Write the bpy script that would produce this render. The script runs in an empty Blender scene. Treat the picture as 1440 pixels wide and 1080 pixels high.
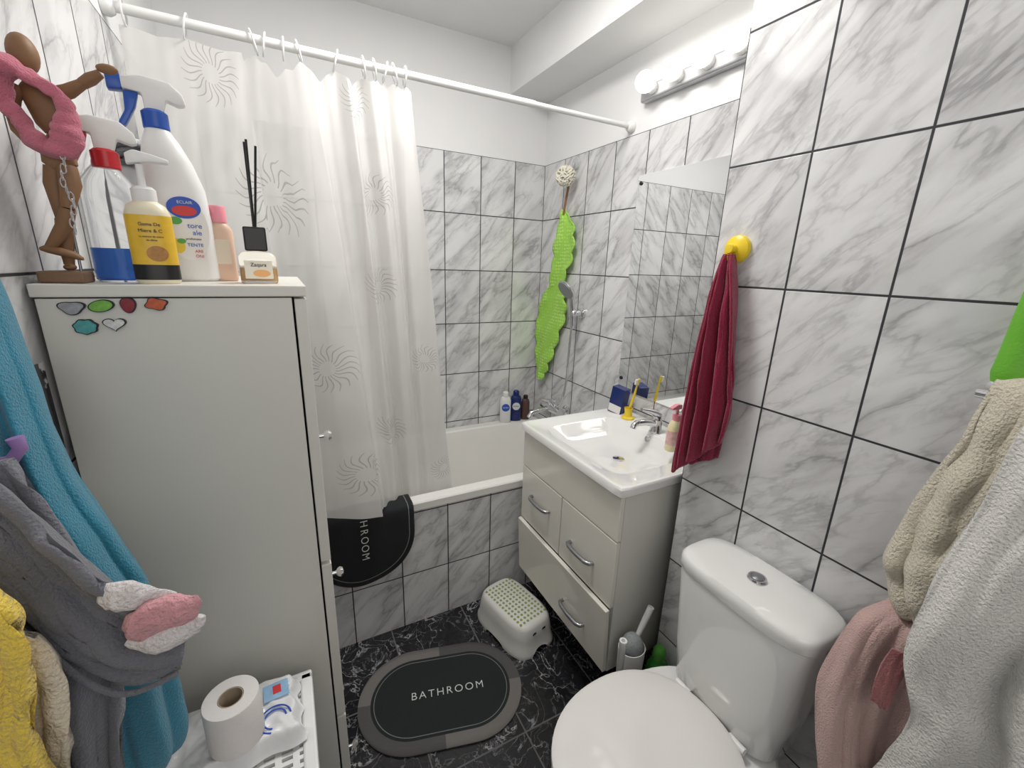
import bpy,bmesh,math,random
from mathutils import Vector,Matrix,noise
random.seed(4)
SC=bpy.context.scene; COL=SC.collection
PI=math.pi
SC.view_settings.view_transform='Standard'
R_=math.radians
# ------------------------------------------------------------------ nodes
def new_mat(name):
    m=bpy.data.materials.new(name); m.use_nodes=True
    nt=m.node_tree; nt.nodes.clear()
    out=nt.nodes.new('ShaderNodeOutputMaterial'); p=nt.nodes.new('ShaderNodeBsdfPrincipled')
    nt.links.new(p.outputs[0],out.inputs[0])
    return m,nt,p,out
def put(nt,sock,v):
    if isinstance(v,bpy.types.NodeSocket): nt.links.new(v,sock)
    elif v is not None:
        if hasattr(sock.default_value,'__len__') and len(sock.default_value)==4 and len(v)==3: v=(*v,1)
        sock.default_value=v
def mth(nt,op,a,b=None,c=None,clamp=False):
    n=nt.nodes.new('ShaderNodeMath'); n.operation=op; n.use_clamp=clamp
    for i,v in enumerate((a,b,c)):
        if v is not None: put(nt,n.inputs[i],v)
    return n.outputs[0]
def mix(nt,f,a,b):
    n=nt.nodes.new('ShaderNodeMix'); n.data_type='RGBA'
    put(nt,n.inputs[0],f); put(nt,n.inputs[6],a); put(nt,n.inputs[7],b)
    return n.outputs[2]
def ramp(nt,v,a,b,lo=0.0,hi=1.0):
    n=nt.nodes.new('ShaderNodeMapRange'); n.interpolation_type='SMOOTHSTEP'
    put(nt,n.inputs[0],v); n.inputs[1].default_value=a; n.inputs[2].default_value=b
    n.inputs[3].default_value=lo; n.inputs[4].default_value=hi
    return n.outputs[0]
def comb(nt,x,y,z=0.0):
    n=nt.nodes.new('ShaderNodeCombineXYZ')
    put(nt,n.inputs[0],x); put(nt,n.inputs[1],y); put(nt,n.inputs[2],z); return n.outputs[0]
def ntex(nt,vec,scale,detail=3,dist=0.0,rough=.5):
    n=nt.nodes.new('ShaderNodeTexNoise'); n.inputs['Scale'].default_value=scale; n.inputs['Detail'].default_value=detail
    n.inputs['Distortion'].default_value=dist; n.inputs['Roughness'].default_value=rough
    if vec is not None: nt.links.new(vec,n.inputs['Vector'])
    return n.outputs[0]
def bumpn(nt,p,h,strength,dist=0.002):
    n=nt.nodes.new('ShaderNodeBump'); n.inputs['Strength'].default_value=strength; n.inputs['Distance'].default_value=dist
    nt.links.new(h,n.inputs['Height']); nt.links.new(n.outputs[0],p.inputs['Normal'])
def mat(name,c,rough=.45,metal=0,var=.05,scale=9,bump=0,bscale=120,bd=.002,coat=0,trans=0,emit=0,sheen=0,ior=1.45):
    m,nt,p,out=new_mat(name)
    tc=nt.nodes.new('ShaderNodeTexCoord').outputs['Object']
    n=ntex(nt,tc,scale)
    a=tuple(max(0,x*(1-var)) for x in c); b=tuple(min(1,x*(1+var)) for x in c)
    col=mix(nt,n,a,b)
    nt.links.new(col,p.inputs['Base Color'])
    p.inputs['Roughness'].default_value=rough; p.inputs['Metallic'].default_value=metal
    p.inputs['Coat Weight'].default_value=coat; p.inputs['Transmission Weight'].default_value=trans
    p.inputs['IOR'].default_value=ior
    p.inputs['Sheen Weight'].default_value=sheen
    if sheen: p.inputs['Sheen Roughness'].default_value=.5
    if emit:
        nt.links.new(col,p.inputs['Emission Color']); p.inputs['Emission Strength'].default_value=emit
    if bump: bumpn(nt,p,ntex(nt,tc,bscale,4),bump,bd)
    return m
def terry(name,c,bs=420,var=.10,bd=.0035):
    return mat(name,c,rough=.95,var=var,scale=30,bump=1.0,bscale=bs,bd=bd,sheen=.3)

def tile_mat(name,ax,sign,u0,z0,tw=.19,th=.275,paint=None,vert=2,floor=False):
    m,nt,p,out=new_mat(name)
    tc=nt.nodes.new('ShaderNodeTexCoord').outputs['Object']
    s=nt.nodes.new('ShaderNodeSeparateXYZ'); nt.links.new(tc,s.inputs[0])
    u=s.outputs[ax]; z=s.outputs[vert]
    U=mth(nt,'DIVIDE',mth(nt,'SUBTRACT',u,u0),tw); V=mth(nt,'DIVIDE',mth(nt,'SUBTRACT',z,z0),th)
    def edge(T,w):
        f=mth(nt,'FRACT',T); g=mth(nt,'SUBTRACT',1.0,f)
        return mth(nt,'MULTIPLY',mth(nt,'MINIMUM',f,g),w)
    d=mth(nt,'MINIMUM',edge(U,tw),edge(V,th))
    grout=ramp(nt,d,.0016,.0029,1,0)
    wn=nt.nodes.new('ShaderNodeTexWhiteNoise'); wn.noise_dimensions='3D'
    nt.links.new(comb(nt,mth(nt,'FLOOR',U),mth(nt,'FLOOR',V),.5),wn.inputs['Vector'])
    off=nt.nodes.new('ShaderNodeVectorMath'); off.operation='MULTIPLY'
    nt.links.new(wn.outputs['Color'],off.inputs[0]); off.inputs[1].default_value=(17,23,31)
    us=mth(nt,'MULTIPLY',u,float(sign))
    a=mth(nt,'MULTIPLY',mth(nt,'ADD',us,z),.707); b=mth(nt,'MULTIPLY',mth(nt,'SUBTRACT',z,us),.707)
    def vec(sa,sb):
        n=nt.nodes.new('ShaderNodeVectorMath'); n.operation='ADD'
        nt.links.new(comb(nt,mth(nt,'MULTIPLY',a,sa),mth(nt,'MULTIPLY',b,sb)),n.inputs[0]); nt.links.new(off.outputs[0],n.inputs[1])
        return n.outputs[0]
    if not floor:
        n1=ntex(nt,vec(3.4,11.0),1.0,6,.35,.52); n2=ntex(nt,vec(3.2,9),1.0,4,.5); n3=ntex(nt,vec(9,25),1.0,6,.5,.55)
        cl=ramp(nt,n2,.43,.66)
        e1=mth(nt,'ABSOLUTE',mth(nt,'SUBTRACT',n1,.5))
        v1=ramp(nt,e1,0,.028,1,0); vh=ramp(nt,e1,0,.13,1,0)
        v3=ramp(nt,mth(nt,'ABSOLUTE',mth(nt,'SUBTRACT',n3,.5)),0,.055,1,0)
        col=mix(nt,mth(nt,'MULTIPLY',cl,.60),(.765,.765,.77),(.57,.57,.58))
        col=mix(nt,mth(nt,'MULTIPLY',vh,mth(nt,'ADD',mth(nt,'MULTIPLY',cl,.34),.22)),col,(.43,.425,.435))
        col=mix(nt,mth(nt,'MULTIPLY',v3,mth(nt,'MULTIPLY',vh,.24)),col,(.33,.325,.335))
        col=mix(nt,mth(nt,'MULTIPLY',v1,mth(nt,'ADD',mth(nt,'MULTIPLY',cl,.36),.20)),col,(.25,.245,.255))
        gc=(.030,.030,.036); rough=.11
    else:
        n1=ntex(nt,vec(8,8),1.0,6,1.3); n2=ntex(nt,vec(6,7),1.0,4,.8); n3=ntex(nt,vec(20,20),1.0,5,1.0)
        v1=ramp(nt,mth(nt,'ABSOLUTE',mth(nt,'SUBTRACT',n1,.5)),0,.014,1,0)
        v3=ramp(nt,mth(nt,'ABSOLUTE',mth(nt,'SUBTRACT',n3,.5)),0,.017,1,0)
        cl=ramp(nt,n2,.40,.60)
        col=mix(nt,n3,(.005,.005,.007),(.024,.024,.028))
        col=mix(nt,mth(nt,'MULTIPLY',v3,mth(nt,'ADD',mth(nt,'MULTIPLY',cl,.28),.05)),col,(.4,.4,.42))
        col=mix(nt,mth(nt,'MULTIPLY',v1,mth(nt,'ADD',mth(nt,'MULTIPLY',cl,.55),.18)),col,(.55,.55,.57))
        gc=(.13,.13,.135); rough=.2
    col=mix(nt,grout,col,gc)
    rg=mth(nt,'ADD',mth(nt,'MULTIPLY',grout,.6),rough)
    h=mth(nt,'SUBTRACT',1.0,grout)
    if paint is not None:
        pm=mth(nt,'GREATER_THAN',s.outputs[2],paint)
        pn=ntex(nt,tc,6)
        col=mix(nt,pm,col,mix(nt,pn,(.82,.82,.825),(.86,.86,.86)))
        rg=mth(nt,'MAXIMUM',rg,mth(nt,'MULTIPLY',pm,.8)); h=mth(nt,'MAXIMUM',h,pm)
    nt.links.new(col,p.inputs['Base Color']); nt.links.new(rg,p.inputs['Roughness'])
    bumpn(nt,p,h,.5,.0015)
    return m

# ------------------------------------------------------------------ mesh helpers
class B:
    def __init__(s): s.bm=bmesh.new(); s.k=set()
    def merge(s,t,mx=None,k='c'):
        s.k.add(k)
        if mx is not None: bmesh.ops.transform(t,matrix=mx,verts=t.verts)
        me=bpy.data.meshes.new('tmp'); t.to_mesh(me); t.free(); s.bm.from_mesh(me); bpy.data.meshes.remove(me); return s
    def box(s,x0,x1,y0,y1,z0,z1,bev=0,seg=2,mx=None):
        t=bmesh.new(); bmesh.ops.create_cube(t,size=1)
        for v in t.verts: v.co=Vector(((x0+x1)/2+v.co.x*(x1-x0),(y0+y1)/2+v.co.y*(y1-y0),(z0+z1)/2+v.co.z*(z1-z0)))
        if bev: bmesh.ops.bevel(t,geom=t.edges[:],offset=bev,segments=seg,profile=.5,affect='EDGES')
        return s.merge(t,mx,'b')
    def loft(s,rings,c0=True,c1=True,mx=None):
        t=bmesh.new(); rows=[[t.verts.new(p) for p in r] for r in rings]; n=len(rows[0])
        for a,b in zip(rows,rows[1:]):
            for i in range(n):
                j=(i+1)%n; t.faces.new((a[i],a[j],b[j],b[i]))
        if c0: t.faces.new(rows[0][::-1])
        if c1: t.faces.new(rows[-1])
        return s.merge(t,mx)
    def lathe(s,prof,n=32,sx=1,sy=1,mx=None,c0=True,c1=True):
        return s.loft([[Vector((r*sx*math.cos(2*PI*i/n),r*sy*math.sin(2*PI*i/n),z)) for i in range(n)] for r,z in prof],c0,c1,mx)
    def tube(s,pts,r,n=12,mx=None,closed=False):
        pts=[Vector(p) for p in pts]; m=len(pts)
        rs=r if isinstance(r,(list,tuple)) else [r]*m
        rings=[]; up=None
        for i,p in enumerate(pts):
            if closed: d=(pts[(i+1)%m]-pts[i-1]).normalized()
            else: d=(pts[min(i+1,m-1)]-pts[max(i-1,0)]).normalized()
            if up is None: up=Vector((0,0,1)) if abs(d.z)<.9 else Vector((1,0,0))
            a=d.cross(up).normalized(); up=a.cross(d).normalized()
            rings.append([p+rs[i]*(a*math.cos(2*PI*k/n)+up*math.sin(2*PI*k/n)) for k in range(n)])
        if closed: rings.append(rings[0]); return s.loft(rings,False,False,mx)
        return s.loft(rings,True,True,mx)
    def ball(s,c,r,n=20,mx=None,sx=1,sy=1,sz=1):
        t=bmesh.new(); bmesh.ops.create_uvsphere(t,u_segments=n,v_segments=n//2+2,radius=r)
        for v in t.verts: v.co=Vector((c[0]+v.co.x*sx,c[1]+v.co.y*sy,c[2]+v.co.z*sz))
        return s.merge(t,mx)
    def prism(s,poly,h0,h1,axis='y',bev=0,mx=None):
        t=bmesh.new()
        def P(a,b,h):
            return {'y':(a,h,b),'x':(h,a,b),'z':(a,b,h)}[axis]
        A=[t.verts.new(P(a,b,h0)) for a,b in poly]; C=[t.verts.new(P(a,b,h1)) for a,b in poly]; n=len(poly)
        t.faces.new(A[::-1]); t.faces.new(C)
        for i in range(n): t.faces.new((A[i],A[(i+1)%n],C[(i+1)%n],C[i]))
        bmesh.ops.recalc_face_normals(t,faces=t.faces[:])
        if bev: bmesh.ops.bevel(t,geom=t.edges[:],offset=bev,segments=2,profile=.5,affect='EDGES')
        return s.merge(t,mx)
    def grid(s,nu,nv,f,uvf=None):
        s.k.add('c')
        bm=s.bm; vs=[[bm.verts.new(f(i/nu,j/nv)) for j in range(nv+1)] for i in range(nu+1)]
        uv=bm.loops.layers.uv.verify() if uvf else None
        for i in range(nu):
            for j in range(nv):
                fc=bm.faces.new((vs[i][j],vs[i+1][j],vs[i+1][j+1],vs[i][j+1]))
                if uvf:
                    for l,(a,b) in zip(fc.loops,((i,j),(i+1,j),(i+1,j+1),(i,j+1))): l[uv].uv=uvf(a/nu,b/nv)
        return s
def se(cx,cy,a,b,n,z,N=64,egg=0):
    out=[]
    for i in range(N):
        t=2*PI*i/N; c,s_=math.cos(t),math.sin(t)
        r=1/((abs(c)**n+abs(s_)**n)**(1/n))
        x=c*r; y=s_*r
        out.append(Vector((cx+a*x,cy+b*y*(1+egg*x),z)))
    return out
def crom1(rows,t):
    n=len(rows); t=max(0,min(1,t))*(n-1); i=min(int(t),n-2); f=t-i
    p0,p1,p2,p3=rows[max(i-1,0)],rows[i],rows[i+1],rows[min(i+2,n-1)]
    return [.5*((2*b)+(-a+c)*f+(2*a-5*b+4*c-d)*f*f+(-a+3*b-3*c+d)*f**3) for a,b,c,d in zip(p0,p1,p2,p3)]
def crom(rows,m): return [crom1(rows,k/m) for k in range(m+1)]
def lobes(x): return 2*abs(math.sin(x/2))-1
def bundle(b,rows,m=60,n=140,k=5,amp=.25,nz=.002,seed=0,ax='x',tw=1.5,nscale=22):
    rr=crom(rows,m); rings=[]
    for q,(cx,cy,cz,rw,rd) in enumerate(rr):
        ring=[]
        for i in range(n):
            ph=2*PI*i/n
            g=q/m
            fold=1+amp*(.45+.55*g)*(lobes(k*ph+tw*g*1.2+seed)*.8+.4*math.sin((k+2)*ph-tw*g*2+seed*2))
            w=rw*math.cos(ph)*(1+.3*(fold-1)); d=rd*math.sin(ph)*fold
            x,y=(w,d) if ax=='x' else (d,w)
            p=Vector((cx+x,cy+y,cz+.12*rw*math.sin(3*ph+seed)*(g>.97)))
            nn=noise.noise(p*nscale+Vector((seed*7,0,0)))
            dr=Vector((p.x-cx,p.y-cy,0))
            if dr.length>1e-6: p+=dr.normalized()*nn*nz
            ring.append(p)
        rings.append(ring)
    return b.loft(rings)
def sheet(b,rows,nf,seed=0,n=110,m=70,shift=(0,0,0),wr=1.0):
    sh=Vector(shift)
    def f(s,v):
        xa,ya,za,xb,yb,zb,am=crom1(rows,v)
        A=Vector((xa,ya,za)); C=Vector((xb,yb,zb)); P=A.lerp(C,s)
        d=C-A; d.z=0; nrm=Vector((-d.y,d.x,0)).normalized()
        ph=2*PI*nf*s+seed+.9*math.sin(2.2*v+seed)
        w=.62*math.sin(ph)+.33*lobes(ph*1.63+seed*2+v)+.18*math.sin(ph*2.9+seed-2*v)
        w+=wr*.5*noise.noise(Vector((s*5+seed*3,v*2.5,seed)))+wr*.22*noise.noise(Vector((s*13+v*4,v*9-s*5,seed+3)))
        q=P+nrm*am*w
        q.z+=.006*noise.noise(Vector((s*6,seed,v*3)))*v
        return q+sh
    return b.grid(n,m,f)
def finish(name,b,m,parent=None,ang=40,smooth=True,shift=False,solid=0,soff=0):
    bm=b.bm
    if b.k=={'b'}: smooth=False
    bmesh.ops.remove_doubles(bm,verts=bm.verts[:],dist=1e-6)
    bmesh.ops.recalc_face_normals(bm,faces=bm.faces[:])
    for f in bm.faces: f.smooth=smooth
    for e in bm.edges:
        if len(e.link_faces)==2 and e.calc_face_angle(0)>R_(ang): e.smooth=False
    c=None
    if shift:
        xs=[v.co for v in bm.verts]
        c=Vector(((min(p.x for p in xs)+max(p.x for p in xs))/2,(min(p.y for p in xs)+max(p.y for p in xs))/2,min(p.z for p in xs)))
        for v in bm.verts: v.co-=c
    me=bpy.data.meshes.new(name); bm.to_mesh(me); bm.free(); me.materials.append(m)
    o=bpy.data.objects.new(name,me); COL.objects.link(o)
    if c is not None: o.location=c
    if parent is not None: o.parent=parent
    if solid:
        md=o.modifiers.new('Solidify','SOLIDIFY'); md.thickness=solid; md.offset=soff
    return o
def carve(b,cutters):
    def ob(x):
        bmesh.ops.recalc_face_normals(x.bm,faces=x.bm.faces[:])
        me=bpy.data.meshes.new('c'); x.bm.to_mesh(me); x.bm.free(); o=bpy.data.objects.new('c',me); COL.objects.link(o); return o
    o=ob(b); cs=[ob(c) for c in cutters]
    for c in cs:
        md=o.modifiers.new('b','BOOLEAN'); md.operation='DIFFERENCE'; md.object=c; md.solver='EXACT'
    bpy.context.view_layer.update()
    dg=bpy.context.evaluated_depsgraph_get()
    me=bpy.data.meshes.new_from_object(o.evaluated_get(dg))
    r=B(); r.k.add('c'); r.bm.from_mesh(me)
    for x in cs+[o]: bpy.data.objects.remove(x)
    return r
def thing(name,label,cat,loc=(0,0,0),rotz=0,group=None):
    o=bpy.data.objects.new(name,None); COL.objects.link(o); o.empty_display_size=.05
    o.location=loc; o.rotation_euler=(0,0,rotz); o['label']=label; o['category']=cat
    if group: o['group']=group
    return o
def single(name,b,m,label,cat,group=None,**k):
    o=finish(name,b,m,shift=True,**k); o['label']=label; o['category']=cat
    if group: o['group']=group
    return o
def struct(name,b,m,**k):
    o=finish(name,b,m,smooth=False,**k); o['kind']='structure'; return o
def text(s,size,m,parent,loc,rot,name='lettering',ext=.0004,spacing=1.0,bold=0.0):
    cu=bpy.data.curves.new('txt','FONT'); cu.body=s; cu.size=size; cu.extrude=ext; cu.align_x='CENTER'; cu.align_y='CENTER'
    cu.space_character=spacing; cu.offset=bold
    t=bpy.data.objects.new('txt',cu); COL.objects.link(t)
    dg=bpy.context.evaluated_depsgraph_get()
    me=bpy.data.meshes.new_from_object(t.evaluated_get(dg)); me.materials.clear(); me.materials.append(m)
    bpy.data.objects.remove(t)
    o=bpy.data.objects.new(name,me); COL.objects.link(o); o.parent=parent; o.location=loc; o.rotation_euler=rot
    return o
AX=Matrix.Rotation(-PI/2,4,'Y')   # z -> -x
AY=Matrix.Rotation(PI/2,4,'X')    # z -> -y
T=Matrix.Translation
# ------------------------------------------------------------------ materials
white_lam=mat('cream laminate',(.73,.72,.665),.35,var=.02)
white_gloss=mat('cream gloss front',(.79,.77,.70),.12,var=.02,coat=.3)
ceramic=mat('white ceramic',(.82,.82,.805),.08,var=.015,coat=.5)
enamel=mat('white enamel',(.84,.83,.80),.12,var=.02,coat=.3)
chrome=mat('chrome',(.75,.75,.77),.12,metal=1,var=.03)
brushed=mat('satin metal',(.36,.37,.39),.3,metal=.9,var=.05)
white_pl=mat('white plastic',(.82,.82,.81),.3,var=.02)
black_pl=mat('black plastic',(.012,.012,.013),.35)
dark_gap=mat('shadow gap brown',(.10,.09,.08),.7)
paint=mat('white paint',(.84,.84,.84),.85,var=.03,bump=.1,bscale=40)
mirror_m=mat('mirror glass',(.95,.97,.97),.004,metal=1,var=.005)
clear=mat('clear plastic',(.95,.97,.99),.03,trans=.97,var=.01,ior=1.08)
glass=mat('clear glass',(.97,.97,.95),.02,trans=.95,var=.01)
blue_liq=mat('blue cleaning liquid',(.04,.20,.72),.05,trans=.4,ior=1.2)
amber=mat('amber liquid',(.75,.42,.12),.15)
blue_pl=mat('blue plastic',(.02,.09,.42),.3)
red_pl=mat('red plastic',(.55,.02,.03),.3)
navy=mat('navy plastic',(.01,.025,.14),.25)
yellow_pl=mat('yellow plastic',(.85,.62,.03),.3)
pinkpl=mat('pink plastic',(.85,.30,.36),.35)
peach=mat('peach lotion plastic',(.72,.50,.38),.35)
wood=mat('brown turned wood',(.235,.125,.06),.55,var=.3,scale=30)
wood_dark=mat('wood block',(.20,.12,.07),.6,var=.25,scale=30)
ink_w=mat('white print',(.72,.74,.73),.6)
ink_b=mat('dark print',(.02,.02,.03),.5)
ink_blue=mat('blue print',(.03,.10,.5),.5)
ink_red=mat('red print',(.65,.05,.05),.5)
ink_green=mat('green print',(.10,.40,.08),.5)
ink_yel=mat('yellow print',(.85,.65,.06),.5)
green_pl,nt,p,out=new_mat('lime rubber')
tc=nt.nodes.new('ShaderNodeTexCoord').outputs['Object']
vo=nt.nodes.new('ShaderNodeTexVoronoi'); vo.inputs['Scale'].default_value=60; vo.inputs['Randomness'].default_value=.25; nt.links.new(tc,vo.inputs['Vector'])
kn=ramp(nt,vo.outputs['Distance'],.2,.55,1,0)
nt.links.new(mix(nt,kn,(.37,.72,.09),(.52,.85,.19)),p.inputs['Base Color']); p.inputs['Roughness'].default_value=.45
bumpn(nt,p,kn,.6,.003)
# ------------------------------------------------------------------ room
XL,XR,XP,YB,YF,ZC=-.31,1.30,.98,2.15,-.5,2.46
PT=1.968
struct('floor',B().box(XL-.1,XR+.1,YF-.1,YB+.1,-.1,0),tile_mat('black marble floor tile',0,1,.255,1.17,.3,.3,vert=1,floor=True))
struct('ceiling',B().box(XL-.1,XR+.1,YF-.1,YB+.1,ZC,ZC+.1),paint)
struct('wall_back',B().box(XL-.1,XR+.1,YB,YB+.1,0,ZC),tile_mat('marble tile back',0,1,.736,.868,.193,paint=PT))
struct('wall_right',B().box(XR,XR+.1,YF-.1,YB,0,ZC),tile_mat('marble tile right',1,-1,1.388,.868,paint=PT))
struct('wall_pier',B().box(XP,XR,YF,.765,0,ZC),tile_mat('marble tile pier',1,-1,.575,.868,paint=PT+.01))
struct('wall_left',B().box(XL-.1,XL,YF-.1,YB,0,ZC),tile_mat('marble tile left',1,1,.70,.868,paint=PT))
struct('wall_front',B().box(XL,XR,YF-.1,YF,0,ZC),tile_mat('marble tile front',0,-1,.0,.868,paint=PT))
struct('trim_1',B().box(1.08,XR,.765,YB,2.26,ZC),paint)
# dark floral border of decorated tiles on the left wall
fm,nt,p,out=new_mat('floral border tile')
tc=nt.nodes.new('ShaderNodeTexCoord').outputs['Object']
vo=nt.nodes.new('ShaderNodeTexVoronoi'); vo.inputs['Scale'].default_value=34; nt.links.new(tc,vo.inputs['Vector'])
n=ntex(nt,tc,42,4,2.0)
pet=ramp(nt,mth(nt,'ADD',vo.outputs['Distance'],mth(nt,'MULTIPLY',n,.5)),.50,.62)
red=mth(nt,'GREATER_THAN',ntex(nt,tc,24,2),.62)
col=mix(nt,pet,(.62,.61,.60),(.03,.03,.035)); col=mix(nt,mth(nt,'MULTIPLY',red,.5),col,(.22,.05,.05))
nt.links.new(col,p.inputs['Base Color']); p.inputs['Roughness'].default_value=.15
struct('trim_2',B().box(XL,XL+.002,-.3,.816,1.147,1.300),fm)
# ------------------------------------------------------------------ bathtub
t=thing('bathtub','white enamel bathtub with a tiled front panel along the back wall','bathtub',(.495,1.80,0))
L,W=.803,.348
b=B()
N=96
b.loft([se(0,0,L-.003,W-.003,60,.522,N),se(0,0,L,W,60,.525,N),se(0,0,L,W,60,.553,N),se(0,0,L-.005,W-.005,50,.5585,N),
 se(0,.0,L-.055,W-.052,12,.560,N),se(0,0,L-.066,W-.063,9,.553,N),se(0,0,L-.080,W-.077,7,.50,N),se(0,0,L-.12,W-.10,6,.30,N),se(0,0,L-.16,W-.12,5,.20,N),se(0,0,L-.24,W-.17,4,.165,N),se(0,0,L-.5,W-.28,3,.16,N)],False,True)
finish('basin',b,enamel,t,ang=30)
m=tile_mat('marble tile apron',0,1,.50-.495,.24,paint=None)
finish('apron',B().box(-L,L,-W+.004,-W+.05,0,.522),m,t,smooth=False)
# ------------------------------------------------------------------ tall cabinet
t=thing('tall_cabinet','tall narrow cream cabinet with small magnets on its side','cabinet',(-.302,.82,0))
finish('body',B().box(0,.312,0,.40,.0,1.386,.0012),white_lam,t)
finish('top_panel',B().box(-.003,.335,-.004,.404,1.388,1.406,.002),white_lam,t)
for z0,z1,kz in ((.86,1.384,1.11),(.45,.852,.786),(.03,.442,.27)):
    d=finish('door',B().box(.3155,.334,.001,.399,z0,z1,.0015),white_lam,t)
    finish('knob',B().lathe([(.004,0),(.004,.010),(.009,.014),(.011,.019),(.008,.024),(.002,.026)],20,mx=T((.334,.055,kz))@Matrix.Rotation(PI/2,4,'Y')),chrome,d)
def ell(a,c,n=20,k=0,kk=5): return [(a*math.cos(2*PI*i/n)*(1+k*math.sin(kk*2*PI*i/n)),c*math.sin(2*PI*i/n)*(1+k*math.sin(kk*2*PI*i/n))) for i in range(n)]
heart=[(.0155*(math.sin(q)**3),.0105*(13*math.cos(q)-5*math.cos(2*q)-2*math.cos(3*q)-math.cos(4*q))/14) for q in [2*PI*i/28 for i in range(28)]]
mags=[(-.265,1.374,ell(.016,.0105,28,.16,3),(.33,.34,.36),'grey three-lobed magnet at top left of cabinet side'),
(-.2335,1.376,ell(.0165,.010,28,.12,2),(.20,.46,.08),'green oval magnet in the top row of the cabinet side'),
(-.2036,1.377,ell(.0105,.013,24,.06,3),(.25,.03,.04),'dark red round magnet in the top row of the cabinet side'),
(-.171,1.378,ell(.0155,.0105,28,.14,4),(.55,.12,.05),'orange red magnet at the right end of the top row'),
(-.255,1.347,ell(.0155,.0125,28,.07,7),(.10,.36,.36),'teal scalloped magnet in the lower row of the cabinet side'),
(-.223,1.350,heart,(.75,.75,.73),'white heart magnet with a black outline on cabinet side')]
for x,z,poly,c,lab in mags:
    o=thing('magnet',lab,'magnet',(x,.816,z),0,'magnets on the cabinet side')
    poly=[(a*.80,d*.80) for a,d in poly]
    finish('backing',B().prism([(a*1.08,d*1.08) for a,d in poly],-.0012,.0035),ink_b,o)
    finish('face',B().prism([(a*.95,d*.95) for a,d in poly],-.0022,-.0012),mat('magnet colour',c,.3,var=.45,scale=160),o)
ZT=1.4062
# ------------------------------------------------------------------ wooden mannequin
t=thing('wooden_mannequin','jointed wooden artist mannequin posed at left corner of cabinet top','mannequin',(-.268,.855,ZT))
finish('base',B().box(-.031,.018,-.022,.022,0,.016,.003),wood_dark,t)
finish('support_rod',B().tube([(.006,.014,.015),(.008,.014,.165),(.016,.004,.175)],.0018),brushed,t)
def limb(name,pts,rs): finish(name,B().tube([(x,y,z-(.018 if z>.1 else .018*z/.1)) for x,y,z in pts],rs,16),wood,t)
DZm=-.018
finish('head',B().ball((.004,-.006,.300+DZm),.0175,20,sx=.85,sy=.95,sz=1.3),wood,t)
limb('neck',[(.008,-.003,.268),(.006,-.004,.284)],[.006,.006])
finish('chest',B().loft([se(.016,0,.010,.008,2.3,.212+DZm,28),se(.015,0,.016,.011,2.3,.222+DZm,28),se(.013,0,.020,.014,2.3,.245+DZm,28),se(.012,0,.022,.014,2.3,.262+DZm,28),se(.009,0,.012,.009,2.3,.272+DZm,28)]),wood,t)
finish('waist_ball',B().ball((.016,0,.205+DZm),.0105),wood,t)
finish('pelvis',B().loft([se(.014,0,.010,.009,2.2,.168+DZm,24),se(.014,0,.018,.012,2.2,.176+DZm,24),se(.014,0,.017,.012,2.2,.192+DZm,24),se(.015,0,.009,.008,2.2,.2+DZm,24)]),wood,t)
limb('upper_arm',[(.030,-.002,.262),(.040,-.004,.266),(.056,-.006,.277)],[.009,.0085,.006])
limb('forearm',[(.056,-.006,.277),(.066,-.008,.284),(.078,-.010,.292)],[.0065,.0075,.005])
finish('hand',B().ball((.086,-.012,.298+DZm),.0095,14,sx=1.25,sy=.5,sz=.65),wood,t)
limb('upper_arm',[(-.010,-.002,.262),(-.016,-.006,.248),(-.018,-.010,.225)],[.009,.0085,.006])
limb('forearm',[(-.018,-.010,.225),(-.014,-.016,.21),(-.006,-.022,.196)],[.0065,.0075,.005])
limb('thigh',[(.021,-.004,.172),(.022,-.008,.15),(.015,-.012,.118)],[.011,.012,.0075])
limb('shin',[(.015,-.012,.118),(.006,-.010,.092),(-.014,-.008,.058)],[.0085,.0095,.006])
finish('foot',B().loft([[Vector((-.024+.042*f,-.009+math.cos(a)*.009*w,.044-.012*f+math.sin(a)*.006*w+.004*w)) for a in [2*PI*i/14 for i in range(14)]] for f,w in ((0,.4),(.15,.9),(.5,1.0),(.85,.9),(1,.4))]),wood,t)
limb('thigh',[(.006,.004,.172),(.002,.006,.15),(.001,.008,.105)],[.011,.012,.0075])
limb('shin',[(.001,.008,.105),(-.002,.010,.075),(-.004,.010,.03)],[.0085,.0095,.006])
finish('foot',B().ball((-.002,.004,.0215),.008,14,sx=.8,sy=1.7,sz=.6),wood,t)
pink_f=terry('pink fleece',(.60,.17,.24),420)
pts=[]; rs=[]
NB=110
for i in range(NB):
    a=2*PI*i/NB
    wob=.004*math.sin(3*a+1)
    pts.append((-.260+(.028+wob)*math.cos(a)-.012*math.sin(a),.831-.004*math.sin(a),1.624+(.042+wob)*math.sin(a)))
    rs.append(.0115*(1+.32*math.sin(2*a+3.6)+.16*abs(math.sin(7*a+math.sin(2*a)))))
b=B().tube(pts,rs,30,closed=True)
for v in b.bm.verts: v.co+=noise.noise_vector(v.co*48)*.006
single('fleece_band',b,pink_f,'soft pink fleece band draped round the wooden mannequin','headband',ang=180)
b=B()
for q in range(3):
    pts=[(-.222+.0275*math.cos(a),1.09+.0275*math.sin(a),ZT+.206+.0085*q+.006*math.sin(a+1.5*q)) for a in [2*PI*i/40 for i in range(40)]]
    b.tube(pts,[.0040+.0008*(i%2) for i in range(40)],12,closed=True)
single('hair_tie',b,mat('grey striped elastic',(.10,.10,.11),.5,var=.7,scale=150),'dark elastic hair ties looped round the grey aerosol can','hair tie',ang=180)
b=B()
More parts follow.
